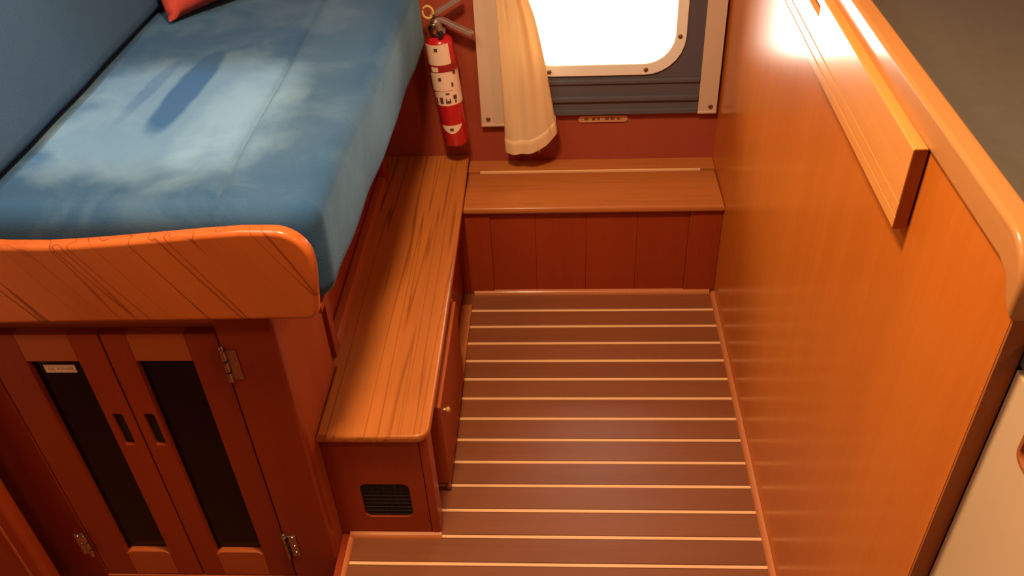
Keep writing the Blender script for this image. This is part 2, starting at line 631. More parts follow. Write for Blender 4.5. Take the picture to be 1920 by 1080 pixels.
def quarter_trim(name, axis, a0, a1, wall, floor_dir, h=0.011, w=0.011, z0=0.0):
    """small quarter-round moulding between floor and wall"""
    prof = [(0, z0), (w, z0)] + [(w * math.cos(t), z0 + h * math.sin(t)) for t in [PI / 2 * i / 4 for i in range(1, 5)]] + [(0, z0 + h)]
    if axis == 'y':
        outer = [(wall + floor_dir * p, z) for p, z in prof]
        return struct(prism(name, M['trim'], None, outer[:-1], [], 'xz', a0, a1))
    outer = [(wall + floor_dir * p, z) for p, z in prof]
    return struct(prism(name, M['trim'], None, outer[:-1], [], 'yz', a0, a1))


M['trim'] = wood('trim_teak', (0.50, 0.165, 0.05), (0.38, 0.11, 0.03), 'y', rough=0.35, coat=0.3, piece=0.02)
quarter_trim('trim_1', 'y', 0.55, YR - 0.012, XP - 0.0004, -1)
quarter_trim('trim_2', 'x', -0.245, XP - 0.012, YR - 0.0004, -1)
quarter_trim('trim_3', 'x', -0.4395, -0.252, 1.0845, -1)
quarter_trim('trim_4', 'y', 0.55, 1.0725, -0.4395, 1, w=0.009)
struct(prism('trim_5', M['trim'], None, [(-0.2745, 1.545), (-0.2755, 1.81), (-0.247, 1.81), (-0.247, 1.20), (-0.254, 1.20), (-0.254, 1.50)], [], 'xy', 0.0004, 0.009, 0.002))

struct(box('trim_6', M['riser'], None, -0.4562, -0.4400, 0.55, 1.0840, -0.0036, 0.002))

# back wall with the window opening
W_IN = rrect(-0.100, 0.273, 0.563, 0.960, 0.075, 7)
W_OUT = rrect(-0.130, 0.3000, 0.533, 0.990, 0.098, 7)
struct(prism('wall_back', M['mahogany'], None, [(WX0, -0.2), (WX1, -0.2), (WX1, CEIL), (WX0, CEIL)], [rrect(-0.11, 0.283, 0.553, 0.97, 0.08, 7)], 'xz', YB, YB + 0.03, smooth=False))
struct(box('wall_left', M['wall'], None, WX0 - 0.03, WX0, WY0, YB, -0.2, CEIL))
struct(box('wall_right', M['wall'], None, WX1, WX1 + 0.03, WY0, YB, -0.2, CEIL))
struct(box('wall_front', M['darkwood'], None, WX0, WX1, WY0 - 0.03, WY0, -0.2, CEIL))
# ceiling, with the deck hatch that lets the daylight onto the settee
t_h = (CEIL - 0.83) / -SUN_DIR.z
hx, hy = -SUN_DIR.x * t_h, -SUN_DIR.y * t_h
HATCH = (-0.90 + hx, -0.485 + hx, 1.145 + hy, 1.505 + hy)
struct(prism('ceiling', M['ceiling'], None, [(WX0, WY0), (WX1, WY0), (WX1, YB), (WX0, YB)], [rrect(*HATCH, 0.03, 4)], 'xy', CEIL, CEIL + 0.012, smooth=False))
portal(((HATCH[0] + HATCH[1]) / 2, (HATCH[2] + HATCH[3]) / 2, CEIL + 0.02), (0, 0, 0), HATCH[1] - HATCH[0], HATCH[3] - HATCH[2])

# window
win = struct(bpy.data.objects.new('window_1', None))
win.location = (0.085, YB, 0.42)
COL.objects.link(win)
prism('window_surround', M['slate'], win, [(-0.155, 0.424), (0.352, 0.424), (0.352, 1.09), (-0.155, 1.09)], [W_OUT], 'xz', YB - 0.014, YB - 0.0005, 0.002)
box('ridge', M['slate'], win, -0.155, 0.3415, YB - 0.020, YB - 0.013, 0.510, 0.522, 0.003)
box('ridge', M['slate'], win, -0.155, 0.3415, YB - 0.022, YB - 0.013, 0.462, 0.476, 0.003)
box('sill_lip', M['slate'], win, -0.155, 0.3415, YB - 0.018, YB - 0.013, 0.424, 0.438, 0.002)
prism('inner_frame', M['vinyl'], win, W_OUT, [W_IN], 'xz', YB - 0.020, YB + 0.004, 0.003)
prism('pane', M['glass'], win, W_OUT, [], 'xz', YB + 0.010, YB + 0.014)
for (sx, sz) in ((-0.035, 0.547), (0.205, 0.548), (0.284, 0.632), (0.286, 0.85), (0.10, 0.975), (-0.115, 0.75)):
    lathe('screw', M['brass_dark'], win, [(0.0055, 0.0), (0.0055, -0.0015), (0.0035, -0.0035), (0.0, -0.004)], (sx, YB - 0.020, sz), 'y', 12)

# ------------------------------------------------------------------ step in front of the window
st = thing('step_locker', 'varnished reddish teak step with overhanging tread below the window', 'step', (0.07, YR, 0))
ZS = 0.284
prism('tread', M['tread'], st, [(-0.2555, YR - 0.016), (XP - 0.0005, YR - 0.016), (XP - 0.0005, 2.0265), (-0.2555, 2.0265)], [], 'xy', ZS - 0.020, ZS, 0.007, seg=3)
box('back_ledge', M['tread'], st, -0.2555, XP - 0.0005, 2.0335, YB - 0.0005, ZS - 0.020, ZS + 0.001, 0.002)
box('inlay_strip', M['inlay'], st, -0.223, 0.357, 2.027, 2.033, ZS - 0.020, ZS + 0.0012)
px = [-0.2555, -0.19, -0.075, 0.055, 0.185, 0.315, XP - 0.0005]
for i in range(6):
    box('riser_panel' if 0 < i < 5 else 'stile', M['riser'], st, px[i] + 0.0002, px[i + 1] - 0.0002, YR - (0.004 if i in (0, 5) else 0), YR + 0.018, 0.0, ZS - 0.0205, 0.0006, 1)

# ------------------------------------------------------------------ bench locker along the settee
bl = thing('locker_bench', 'long low bench locker with a lined teak top beside the settee', 'bench', (-0.35, 1.5, 0))
top = [(-0.4565, 1.075), (-0.275, 1.075)] + [(-0.275 + 0.026 * math.sin(t), 1.101 - 0.026 * math.cos(t)) for t in [PI / 2 * i / 6 for i in range(1, 7)]] + \
      [(-0.2485, 1.3), (-0.2505, 1.7), (-0.2562, 2.0895), (-0.520, 2.0895), (-0.520, 1.256), (-0.4565, 1.256)]
prism('bench_top', M['bench'], bl, top, [], 'xy', 0.286, 0.305, 0.006, seg=3)
VENT = rrect(-0.400, -0.304, 0.058, 0.158, 0.014, 5)
prism('front_panel', M['cabinet'], bl, [(-0.4565, 0.0), (-0.272, 0.0), (-0.272, 0.2855), (-0.4565, 0.2855)], [VENT], 'xz', 1.0855, 1.098, 0.001)
box('corner_post', M['cabinet'], bl, -0.2715, -0.2535, 1.0835, 1.125, 0.0, 0.2855, 0.004)
box('side_panel', M['cabinet'], bl, -0.288, -0.2755, 1.1255, YB - 0.001, 0.0, 0.2855)
box('side_rail', M['cabinet'], bl, -0.2753, -0.2600, 1.1255, YB - 0.001, 0.262, 0.2855, 0.001)
box('filler_strip', M['cabinet'], bl, -0.2752, -0.2560, 1.868, 1.884, 0.0, 0.2855)
vg = prism('vent_grille', M['dark_recess'], bl, rrect(-0.3998, -0.3042, 0.0582, 0.1578, 0.0138, 5), [], 'xz', 1.0915, 1.0950)
bmv = bmesh.new()
for i in range(9):
    x = -0.398 + i * 0.0115
    box_into(bmv, x - 0.0006, x + 0.0006, 1.0895, 1.0912, 0.062, 0.154)
for i in range(9):
    z = 0.062 + i * 0.0115
    box_into(bmv, -0.397, -0.307, 1.0885, 1.0898, z - 0.0006, z + 0.0006)
link('grille_wires', bmv, M['dark_recess'], vg)
sd = box('side_door', M['side'], bl, -0.2745, -0.2435, 1.192, 1.520, 0.030, 0.258, 0.002)
lathe('knob', M['brass'], sd, [(0.003, 0.0), (0.003, 0.004), (0.006, 0.007), (0.0065, 0.010), (0.004, 0.013), (0.0, 0.0135)], (-0.2437, 1.222, 0.222), 'x', 14)
lathe('latch_knob', M['brass'], bl, [(0.003, 0.0), (0.003, 0.004), (0.006, 0.007), (0.0065, 0.010), (0.004, 0.013), (0.0, 0.0135)], (-0.2757, 1.585, 0.205), 'x', 14)

# ------------------------------------------------------------------ settee cabinet
sc_ = thing('settee_cabinet', 'teak settee base cabinet with two dark-paned doors', 'cabinet', (-0.75, 1.3, -0.15))
YF = 1.025
# face frame
prism('face_stile', M['cabinet'], sc_, [(XL, 1.030), (XL, YF + 0.019), (-0.549, YF + 0.019), (-0.549, YF)] + [(XL - 0.006 + 0.006 * math.sin(t), YF + 0.006 - 0.006 * math.cos(t)) for t in [PI / 2 * i / 4 for i in range(0, 4)]], [], 'xy', -0.15, 0.640)
box('face_stile', M['cabinet'], sc_, -1.400, -0.9492, YF + 0.035, YF + 0.054, -0.15, 0.640, 0.002)
box('face_stile', M['cabinet'], sc_, -0.9491, -0.9482, YF + 0.001, YF + 0.054, -0.15, 0.640)
box('face_rail', M['cabinet_x'], sc_, -0.9487, -0.5493, YF + 0.001, YF + 0.019, 0.6220, 0.6395, 0.001)
box('rebate_strip', M['cabinet_x'], sc_, -0.9487, -0.5493, YF + 0.0215, YF + 0.030, 0.590, 0.6395, 0.001)
box('toe_board', M['cabinet_x'], sc_, -0.9487, -0.5493, YF + 0.001, YF + 0.019, -0.15, -0.064, 0.001)
box('side_panel', M['side'], sc_, XL - 0.016, XL, YF + 0.0195, 1.2550, -0.15, 0.650, 0.002)
box('side_panel', M['side'], sc_, -0.530, -0.505, 1.2555, YB - 0.001, 0.3055, 0.650)
box('platform', M['cabinet'], sc_, -1.35, -0.372, 1.0245, YB - 0.001, 0.6405, 0.6535, 0.002)
box('back_panel', M['dark_recess'], sc_, -1.036, -0.48, 1.20, 1.21, -0.15, 0.6395)


def cabinet_door(x0, x1, ox0, ox1, pull):
    z0, z1, oz0, oz1 = -0.060, 0.596, 0.008, 0.5375
    y0, y1 = YF + 0.003, YF + 0.021
    d = prism('door', M['cabinet'], sc_, [(x0, z0), (ox0, z0), (ox0, z1), (x0, z1)], [], 'xz', y0, y1, 0.0012) if pull != 'left' else None
    parts = []
    if pull == 'left':      # right-hand door: the pull is cut in its left stile
        root = prism('door', M['cabinet'], sc_, [(x0, z0), (ox0, z0), (ox0, z1), (x0, z1)], [rrect(-0.7275, -0.7085, 0.334, 0.413, 0.004, 3)], 'xz', y0, y1, 0.0012)
        other = prism('door_stile', M['cabinet'], root, [(ox1, z0), (x1, z0), (x1, z1), (ox1, z1)], [], 'xz', y0, y1, 0.0012)
        px0, px1 = -0.7275, -0.7085
    else:
        root = d
        other = prism('door_stile', M['cabinet'], root, [(ox1, z0), (x1, z0), (x1, z1), (ox1, z1)], [rrect(-0.7835, -0.7645, 0.334, 0.413, 0.004, 3)], 'xz', y0, y1, 0.0012)
        px0, px1 = -0.7835, -0.7645
    prism('door_rail', M['cabinet_x'], root, [(ox0 + 0.0002, oz1), (ox1 - 0.0002, oz1), (ox1 - 0.0002, z1), (ox0 + 0.0002, z1)], [], 'xz', y0, y1, 0.0012)
    prism('door_rail', M['cabinet_x'], root, [(ox0 + 0.0002, z0), (ox1 - 0.0002, z0), (ox1 - 0.0002, oz0)] + [(ox1 - 0.010, oz0 + 0.008), (ox0 + 0.010, oz0 + 0.008)] + [(ox0 + 0.0002, oz0)], [], 'xz', y0, y1, 0.0012)
    pane = box('pane', M['smoked'], root, ox0 - 0.008, ox1 + 0.008, y1 - 0.006, y1 - 0.002, oz0 - 0.01, oz1 + 0.008)
    cup = box('finger_pull', M['dark_recess'], root, px0 + 0.0003, px1 - 0.0003, y0 + 0.007, y0 + 0.010, 0.3343, 0.4127)
    return root, pane


dl, pl = cabinet_door(-0.9465, -0.7465, -0.8860, -0.7965, 'right')
dr, pr_ = cabinet_door(-0.7435, -0.5530, -0.7010, -0.6050, 'left')
lab = box('label_plate', M['paper'], dl, -0.8690, -0.8150, YF + 0.0125, YF + 0.0146, 0.503, 0.521, 0.0006)
lab['label'] = 'small cream label strip at top of dark pane'
RXZ = ((1, 0, 0), (0, 0, -1), (0, 1, 0))
text('lettering', 'DC POWER', plain('faded_ink', (0.36, 0.17, 0.08), 0.7), dl, (-0.8400, YF + 0.0123, 0.512), 0.0085, RXZ, 0.0001)


def hinge(zc, parent, x=-0.5475, dx=1):
    h = box('hinge', M['chrome'], parent, min(x, x + dx * 0.021), max(x, x + dx * 0.021), YF - 0.0022, YF - 0.0004, zc - 0.032, zc + 0.032, 0.0006)
    bm = bmesh.new()
    for z0, z1 in ((-0.034, -0.013), (-0.011, 0.011), (0.013, 0.034)):
        lathe_into(bm, [(0.0, zc + z0), (0.0045, zc + z0 + 0.001), (0.0045, zc + z1 - 0.001), (0.0, zc + z1)], 12, (x, YF - 0.005, 0))
    lathe_into(bm, [(0.0, zc + 0.034), (0.0038, zc + 0.036), (0.0045, zc + 0.0395), (0.003, zc + 0.043), (0.0, zc + 0.044)], 12, (x, YF - 0.005, 0))
    for z in (-0.02, 0.0, 0.026):
        lathe_into(bm, [(0.0032, 0.0), (0.0028, -0.0012), (0.0, -0.0018)], 10, (x + dx * 0.014, YF - 0.0022, zc + z), 'y')
    # fold the barrel into its own mesh beside the leaf
    return h, bm


for zc in (0.533, 0.045):
    h, bm = hinge(zc, sc_)
    link('hinge_barrel', bm, M['chrome'], h, True)
h, bm = hinge(0.045, sc_, -0.9505, -1)
link('hinge_barrel', bm, M['chrome'], h, True)

# framed loose panel in the settee side, over the bench
lp = box('side_frame', M['cabinet'], sc_, -0.4765, XL - 0.0005, 1.285, 1.312, 0.3052, 0.640, 0.002)
box('side_frame', M['cabinet'], sc_, -0.4765, XL - 0.0005, 1.930, 1.965, 0.3052, 0.640, 0.002)
box('side_frame_rail', M['cabinet_x'], sc_, -0.4765, XL + 0.0005, 1.3125, 1.9295, 0.3052, 0.338, 0.004)
box('inset_panel', M['cabinet'], sc_, -0.486, -0.477, 1.283, 1.968, 0.3052, 0.640)

# fiddle rail in front of the cushion: one sawn board, its top edge gently waved
R_ = []
R_ += [(-1.40, 0.636), (-0.386, 0.648)]
R_ += [(-0.386 + 0.017 * math.sin(t), 0.665 - 0.017 * math.cos(t)) for t in [PI / 2 * i / 5 for i in range(1, 6)]]
R_ += [(-0.364, 0.70), (-0.360, 0.735), (-0.3600, 0.752)]
R_ += [(-0.4130 + 0.053 * math.cos(t), 0.757 + 0.053 * math.sin(t)) for t in [PI / 2 * i / 9 for i in range(1, 10)]]
R_ += [(-0.454, 0.8105), (-0.51, 0.8065), (-0.572, 0.8010), (-0.64, 0.7950), (-0.70, 0.7905), (-0.75, 0.7885), (-0.81, 0.7895), (-0.90, 0.797), (-1.0, 0.808), (-1.40, 0.83)]
prism('fiddle_rail', M['fiddle'], sc_, R_, [], 'xz', 0.999, 1.0238, 0.008, seg=4)

# neighbouring locker front at the left
sl = thing('side_locker', 'plain teak locker front left of the settee doors', 'locker', (-1.2, 1.0, -0.15))
box('locker_panel', M['cabinet'], sl, WX0 + 0.01, -1.040, 0.985, 1.0215, -0.15, 0.634, 0.012, 3)
box('highlight_strip', M['cabinet_x'], sl, -1.073, -1.068, 0.9825, 0.986, -0.15, 0.60, 0.001)  # lighter strip painted in for the highlight line on the panel


# ------------------------------------------------------------------ cushions
def pad(name, mat, x0, x1f, x1b, y0, y1, z0, z1, r, seam=None, wav=0.0):
    """an upholstered slab: rounded section swept along y, with rounded ends and an optional sewn valley"""
    bm = bmesh.new()
    hy_ = y1 - y0
    sta = []
    for i in range(7):
        a = PI / 2 * i / 6
        sta.append((y0 + r * (1 - math.sin(a)) if False else y0 + r * (1 - math.cos(a)), r * (1 - math.sin(a))))
    n_mid = 36
    for i in range(1, n_mid):
        sta.append((y0 + r + (hy_ - 2 * r) * i / n_mid, 0.0))
    for i in range(7):
        a = PI / 2 * i / 6
        sta.append((y1 - r + r * math.sin(a), r * (1 - math.cos(a))))
    rings = []
    for y, ins in sta:
        f = (y - y0) / hy_
        x1 = x1f + (x1b - x1f) * f
        a0, a1, b0, b1 = x0 + ins, x1 - ins, z0 + ins * 0.6, z1 - ins
        rr = max(0.006, r - ins * 0.5)
        pts = []
        for cx, cz, s in ((a1 - rr, b1 - rr, 0), (a0 + rr, b1 - rr, 90), (a0 + rr, b0 + rr, 180), (a1 - rr, b0 + rr, 270)):
            for k in range(6):
                t = math.radians(s + 90 * k / 5)
                pts.append((cx + rr * math.cos(t), cz + rr * math.sin(t)))
            if s == 0:      # along the top from right to left
                xs = [a1 - rr + (a0 + rr - a1 + rr) * q / 22 for q in range(1, 22)]
                if seam is not None:
                    xs += [seam + d for d in (-0.016, -0.010, -0.005, 0.0, 0.005, 0.010, 0.016)]
                    xs.sort(reverse=True)
                pts += [(x, b1) for x in xs]
        ring = []
        for x, z in pts:
            if seam is not None and z > z1 - 0.03 and 0.03 < f:
                z -= 0.0075 * math.exp(-((x - seam) / 0.006) ** 2)
                z += 0.006 * math.exp(-((x - seam) / 0.05) ** 2) - 0.004
            if wav and z > (z0 + z1) / 2:
                z += wav * noise.noise(Vector((x * 5, y * 4, 3.3)))
            if wav and x > x1 - 0.04:
                x += wav * 1.3 * noise.noise(Vector((z * 7, y * 6, 9.1)))
            ring.append(bm.verts.new((x, y, z)))
        rings.append(ring)
    n = len(rings[0])
    for A, B in zip(rings, rings[1:]):
        for k in range(n):
            j = (k + 1) % n
            bm.faces.new((A[k], A[j], B[j], B[k]))
    bm.faces.new(rings[0])
    bm.faces.new(rings[-1])
    return bm


ZC0, ZC = 0.654, 0.832
cu_ = thing('seat_cushion', 'blue velour seat cushion with pale daylight patch behind the wooden rail', 'cushion', (-0.6, 1.55, ZC0))
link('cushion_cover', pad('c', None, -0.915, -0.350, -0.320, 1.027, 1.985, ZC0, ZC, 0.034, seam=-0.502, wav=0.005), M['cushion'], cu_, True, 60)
bm = bmesh.new()
tube_into(bm, [(-0.502, 1.062 + 0.90 * i / 40, ZC - 0.0065 + 0.005 * noise.noise(Vector((-0.502 * 5, (1.062 + 0.90 * i / 40) * 4, 3.3)))) for i in range(41)], 0.0016, 6)
link('seam', bm, M['seam'], cu_, True)

bk = thing('backrest_cushion', 'upright blue-grey velour backrest cushion along the left side', 'cushion', (-0.9, 1.55, ZC))
bm = pad('b', None, -0.14, 0.0, 0.0, 0.965, 2.075, 0.0, 0.52, 0.03, wav=0.004)
for v in bm.verts:
    v.co.x -= 0.25 * v.co.z      # leans back against the hull side
bmesh.ops.translate(bm, verts=bm.verts, vec=(-0.833, 0, ZC + 0.005))
link('cushion_cover', bm, M['backrest'], bk, True, 60)

# throw pillow leaning in the corner
PC = Vector((-0.800, 1.715, ZC + 0.006))
e1 = Vector((0.66, 0.75, 0.0)).normalized()
nrm = Vector((0.75, -0.66, 0.0)).normalized()
e2 = (Vector((0, 0, 1)) * 0.90 - nrm * 0.42).normalized()
nn = e1.cross(e2).normalized()
PW, PH, PT = 0.34, 0.34, 0.075
bm = bmesh.new()
NP = 26
grid = {}
for side in (1, -1):
    for i in range(NP + 1):
        for j in range(NP + 1):
            u, v = i / NP * 2 - 1, j / NP * 2 - 1
            pu = u * (1 - 0.055 * (1 - abs(v) ** 1.5) * abs(u) ** 3 * 1.3)
            pv = v * (1 - 0.055 * (1 - abs(u) ** 1.5) * abs(v) ** 3 * 1.3)
            th = PT * (max(0, (1 - abs(u) ** 2.4)) * max(0, (1 - abs(v) ** 2.4))) ** 0.55
            wr = 0.004 * math.sin(26 * (u + v) + 3 * noise.noise(Vector((u * 2, v * 2, 0)))) * math.exp(-(((u + 0.75) ** 2 + (v + 0.75) ** 2) / 0.25))
            p = PC + e1 * ((pu + 1) / 2 * PW) + e2 * ((pv + 1) / 2 * PH) + nn * side * (th + (wr if th > 0.004 else 0))
            if th < 1e-6 and (i, j, 1) in grid:
                grid[(i, j, side)] = grid[(i, j, 1)]
            else:
                grid[(i, j, side)] = bm.verts.new(p)
for side in (1, -1):
    for i in range(NP):
        for j in range(NP):
            q = [grid[(i, j, side)], grid[(i + 1, j, side)], grid[(i + 1, j + 1, side)], grid[(i, j + 1, side)]]
            if len(set(q)) == 4:
                try:
                    bm.faces.new(q)
                except ValueError:
                    pass
tag(link('throw_pillow', bm, M['pillow'], None, True, 80), 'coral red throw pillow leaning in the settee corner', 'pillow')

# ------------------------------------------------------------------ partition at the right
pp = thing('partition_panel', 'tall varnished orange teak half-height partition at right of the floor', 'partition', (0.407, 1.35, 0))
prism('veneer_panel', M['panel'], pp, [(0.6170, 0.0), (YB - 0.0005, 0.0), (YB - 0.0005, 1.0056), (0.6600, 1.0056), (0.6422, 0.9996), (0.6328, 0.9846), (0.6170, 0.9738)], [], 'yz', XP, 0.417)
arc = [(0.662 - 0.048 * math.sin(t), 0.997 + 0.048 * math.cos(t)) for t in [PI / 2 * i / 8 for i in range(0, 9)]]
prism('cap_rail', M['cap'], pp, [(YB - 0.0005, 1.006), (YB - 0.0005, 1.045)] + arc + [(0.6135, 0.972), (0.6326, 0.985), (0.6420, 1.000), (0.6600, 1.006)], [], 'yz', XP - 0.0060, 0.4185, 0.0055, seg=4)
prism('end_trim', M['endgrain'], pp, [(0.6135, 0.0), (0.6168, 0.0), (0.6168, 0.9734), (0.6135, 0.9715)], [], 'yz', XP + 0.0003, 0.4172, 0.0004)

# grooved board on the partition
gb = thing('grooved_board', 'grooved teak board with cut-out slot fixed high on the partition', 'board', (0.388, 0.861, 0.95))
YG = 0.861
x0g, x1g, zg0, zg1 = 0.3785, 0.3945, 0.8995, 1.0055
# section with two V grooves near the lower edge, swept along y; a slot is cut through the upper part
secs = [(x1g, zg0), (x0g + 0.002, zg0), (x0g, zg0 + 0.002)]
for zc in (0.9165, 0.9350):
    secs += [(x0g, zc - 0.0014), (x0g + 0.0090, zc - 0.0014), (x0g + 0.0090, zc + 0.0014), (x0g, zc + 0.0014)]
SLOT0, SLOT1 = 1.292, 1.45
YG1 = 1.95
low = secs + [(x0g, 0.974), (x1g, 0.974)]
upper = [(x1g, 0.9741), (x0g, 0.9741), (x0g, zg1 - 0.002), (x0g + 0.002, zg1), (x1g, zg1)]
lip = [(x1g, 0.9905), (x0g, 0.9905), (x0g, zg1 - 0.002), (x0g + 0.002, zg1), (x1g, zg1)]
prism('board_face', M['board'], gb, low, [], 'xz', YG, YG1, smooth=False)
prism('board_face', M['board'], gb, upper, [], 'xz', YG, SLOT0, smooth=False)
prism('board_face', M['board'], gb, upper, [], 'xz', SLOT1, YG1, smooth=False)
prism('board_face', M['board'], gb, lip, [], 'xz', SLOT0, SLOT1, smooth=False)
box('slot_shade', M['riser'], gb, x0g + 0.009, x1g - 0.0005, SLOT0 + 0.0002, SLOT1 - 0.0002, 0.9745, 0.9902)  # dark filler standing in for the shade inside the slot
box('end_cap', M['endgrain'], gb, x0g + 0.0004, x1g - 0.0004, YG - 0.0012, YG - 0.0001, zg0 + 0.0006, zg1 - 0.0006)
box('backing_strip', M['dark_recess'], gb, x1g + 0.0002, XP - 0.0003, YG + 0.003, YG1 - 0.003, zg0 + 0.004, zg1 - 0.002)
gb.rotation_euler = (math.radians(1.15), 0, 0)

# ------------------------------------------------------------------ galley beyond the partition
tag(box('counter_top', M['counter'], None, 0.4190, WX1 - 0.002, WY0 + 0.3, YB - 0.002, 0.915, 0.955, 0.004), 'dark charcoal counter top beyond the teak partition', 'counter')
gc = thing('galley_cabinet', 'cream laminate galley cabinet beside the partition end', 'cabinet', (0.45, 0.2, 0))
box('carcass', M['cream'], gc, 0.4325, 1.0, WY0 + 0.35, 0.6120, 0.0, 0.914)
HP = rrect(0.44, 0.5675, 0.8455, 0.905, 0.012, 5)
prism('door', M['cream'], gc, [(WY0 + 0.36, 0.02), (0.6129, 0.02), (0.6129, 0.912), (WY0 + 0.36, 0.912)], [HP], 'yz', 0.4178, 0.4320, 0.001)
prism('finger_pull', M['endgrain'], gc, rrect(0.4402, 0.5673, 0.8457, 0.9048, 0.012, 5), [rrect(0.445, 0.5615, 0.8515, 0.899, 0.009, 5)], 'yz', 0.4162, 0.4320, 0.002)
box('pull_recess', M['riser'], gc, 0.4305, 0.4318, 0.443, 0.563, 0.849, 0.901)

# ------------------------------------------------------------------ curtain, straps and plate on the back wall
def strap(x0, x1, z0, z1, label, snap):
    o = thing('curtain_strap', label, 'strap', ((x0 + x1) / 2, YB - 0.016, z0))
    bm = bmesh.new()
    n = 10
    fr, bkv = [], []
    for i in range(n + 1):
        z = z0 + (z1 - z0) * i / n
        yo = YB - 0.0185 - 0.0015 * math.sin(i * 0.9)
        fr.append((bm.verts.new((x0, yo, z)), bm.verts.new((x1, yo, z))))
        bkv.append((bm.verts.new((x0, yo + 0.003, z)), bm.verts.new((x1, yo + 0.003, z))))
    for i in range(n):
        for L in (fr, bkv):
            bm.faces.new((L[i][0], L[i][1], L[i + 1][1], L[i + 1][0]))
        for s in (0, 1):
            bm.faces.new((fr[i][s], fr[i + 1][s], bkv[i + 1][s], bkv[i][s]))
    bm.faces.new((fr[0][0], fr[0][1], bkv[0][1], bkv[0][0]))
    bm.faces.new((fr[n][0], fr[n][1], bkv[n][1], bkv[n][0]))
    link('strap_web', bm, M['vinyl_strap'], o, True)
    bm = bmesh.new()        # sewn hem at the lower end and along both edges
    box_into(bm, x0 - 0.0006, x1 + 0.0006, YB - 0.0203, YB - 0.0150, z0 - 0.0005, z0 + 0.006, 0.001)
    link('hem', bm, M['vinyl_strap'], o, True)
    lathe('snap_button', M['brass_dark'], o, [(0.006, 0.0), (0.006, -0.001), (0.0045, -0.0022), (0.0042, -0.001), (0.0, -0.0008)], (snap[0], YB - 0.0195, snap[1]), 'y', 14)
    return o


strap(-0.2140, -0.1500, 0.398, 1.12, 'cream vinyl strap hanging left of the window, behind the curtain', (-0.196, 0.419))
strap(0.3430, 0.3900, 0.424, 1.12, 'cream vinyl strap hanging right of the window by the partition', (0.374, 0.443))

cu2 = thing('curtain', 'gathered cream cotton curtain hanging at left of the window', 'curtain', (-0.10, YB - 0.05, 0.31))


def curtain_ring(z, n=72, grow=0.0):
    """cross-section of the gathered cloth at height z; t runs round the bundle"""
    f = max(0.0, min(1.0, (1.12 - z) / 0.80))      # 0 at the top, 1 at the hem
    g = max(0.0, min(1.0, (0.74 - z) / 0.40))
    xl = -0.157 + 0.005 * g
    xr = -0.083 + 0.066 * g ** 0.72 if z < 0.74 else -0.083 - 0.02 * (z - 0.74)
    cx, rx = (xl + xr) / 2, (xr - xl) / 2 + grow
    ry = 0.020 + 0.010 * g + grow
    cy = YB - 0.052
    out = []
    for i in range(n):
        t = 2 * PI * i / n
        fold = 0.010 * (1 - 0.85 * g) * math.sin(5 * t + 1.2 + z * 2) + 0.004 * (1 - 0.5 * g) * math.sin(9 * t - z * 9)
        crease = -0.006 * g * math.exp(-((t - (4.35 + 0.9 * (z - 0.4))) / 0.16) ** 2)
        k = 1 + (fold + crease) / max(rx, 0.02)
        x = cx + rx * math.cos(t) * (1 + (k - 1) * 0.25)
        y = cy + ry * math.sin(t) + (fold + crease) * math.sin(t) * 0.7
        out.append((x, y))
    return out


def hem_z(x, y, lift=0.0):
    # the lower edge sags at the left and rises to the right, in one curve
    u = (x + 0.155) / 0.14
    return 0.344 + 0.004 * u + 0.052 * max(0, u) ** 3 + (0.012 if y > YB - 0.05 else 0) + lift


bm = bmesh.new()
NR = 56
rings = []
for k in range(NR + 1):
    s = k / NR
    ring = []
    for (x, y) in curtain_ring(1.12 - s * 0.775):
        zb = hem_z(x, y)
        z = 1.12 + (zb - 1.12) * s
        ring.append((x, y, z))
    rings.append([bm.verts.new(p) for p in ring])
for A, B in zip(rings, rings[1:]):
    for i in range(72):
        j = (i + 1) % 72
        bm.faces.new((A[i], A[j], B[j], B[i]))
link('curtain_cloth', bm, M['curtain'], cu2, True, 80)
bm = bmesh.new()
rings = []
for k in range(5):
    lift = [-0.0008, 0.013, 0.026, 0.0385, 0.0390][k]
    gr = [0.0006, 0.0012, 0.0012, 0.0010, 0.0][k]
    rings.append([bm.verts.new((x, y, hem_z(x, y, lift) * 1.0)) for (x, y) in curtain_ring(0.345 + lift, grow=gr)])
for A, B in zip(rings, rings[1:]):
    for i in range(72):
        j = (i + 1) % 72
        bm.faces.new((A[i], A[j], B[j], B[i]))
link('hem', bm, M['curtain'], cu2, True, 80)
tube('draw_cord', M['vinyl_strap'], cu2, [(-0.068, YB - 0.045, 0.370), (-0.066, YB - 0.046, 0.350), (-0.0645, YB - 0.047, 0.335)], [0.0018, 0.0022, 0.0032], 8)

# brass plate below the window
bp_ = thing('brass_plate', 'small brass plate screwed on the red wall under the window', 'plate', (0.102, YB, 0.40))
prism('plate', M['brass'], bp_, rrect(0.038, 0.167, 0.396, 0.4155, 0.0085, 5), [], 'xz', YB - 0.0045, YB - 0.0002, 0.0012)
for i, (a, bw) in enumerate(((0.054, 0.011), (0.074, 0.008), (0.088, 0.006), (0.108, 0.010), (0.122, 0.010), (0.139, 0.008))):
    box('relief', M['brass_dark'], bp_, a, a + bw, YB - 0.0056, YB - 0.0044, 0.4035, 0.4095, 0.0004)
for x in (0.0455, 0.1595):
    lathe('screw', M['brass'], bp_, [(0.003, 0.0), (0.003, -0.0008), (0.0, -0.0016)], (x, YB - 0.0044, 0.4058), 'y', 10)

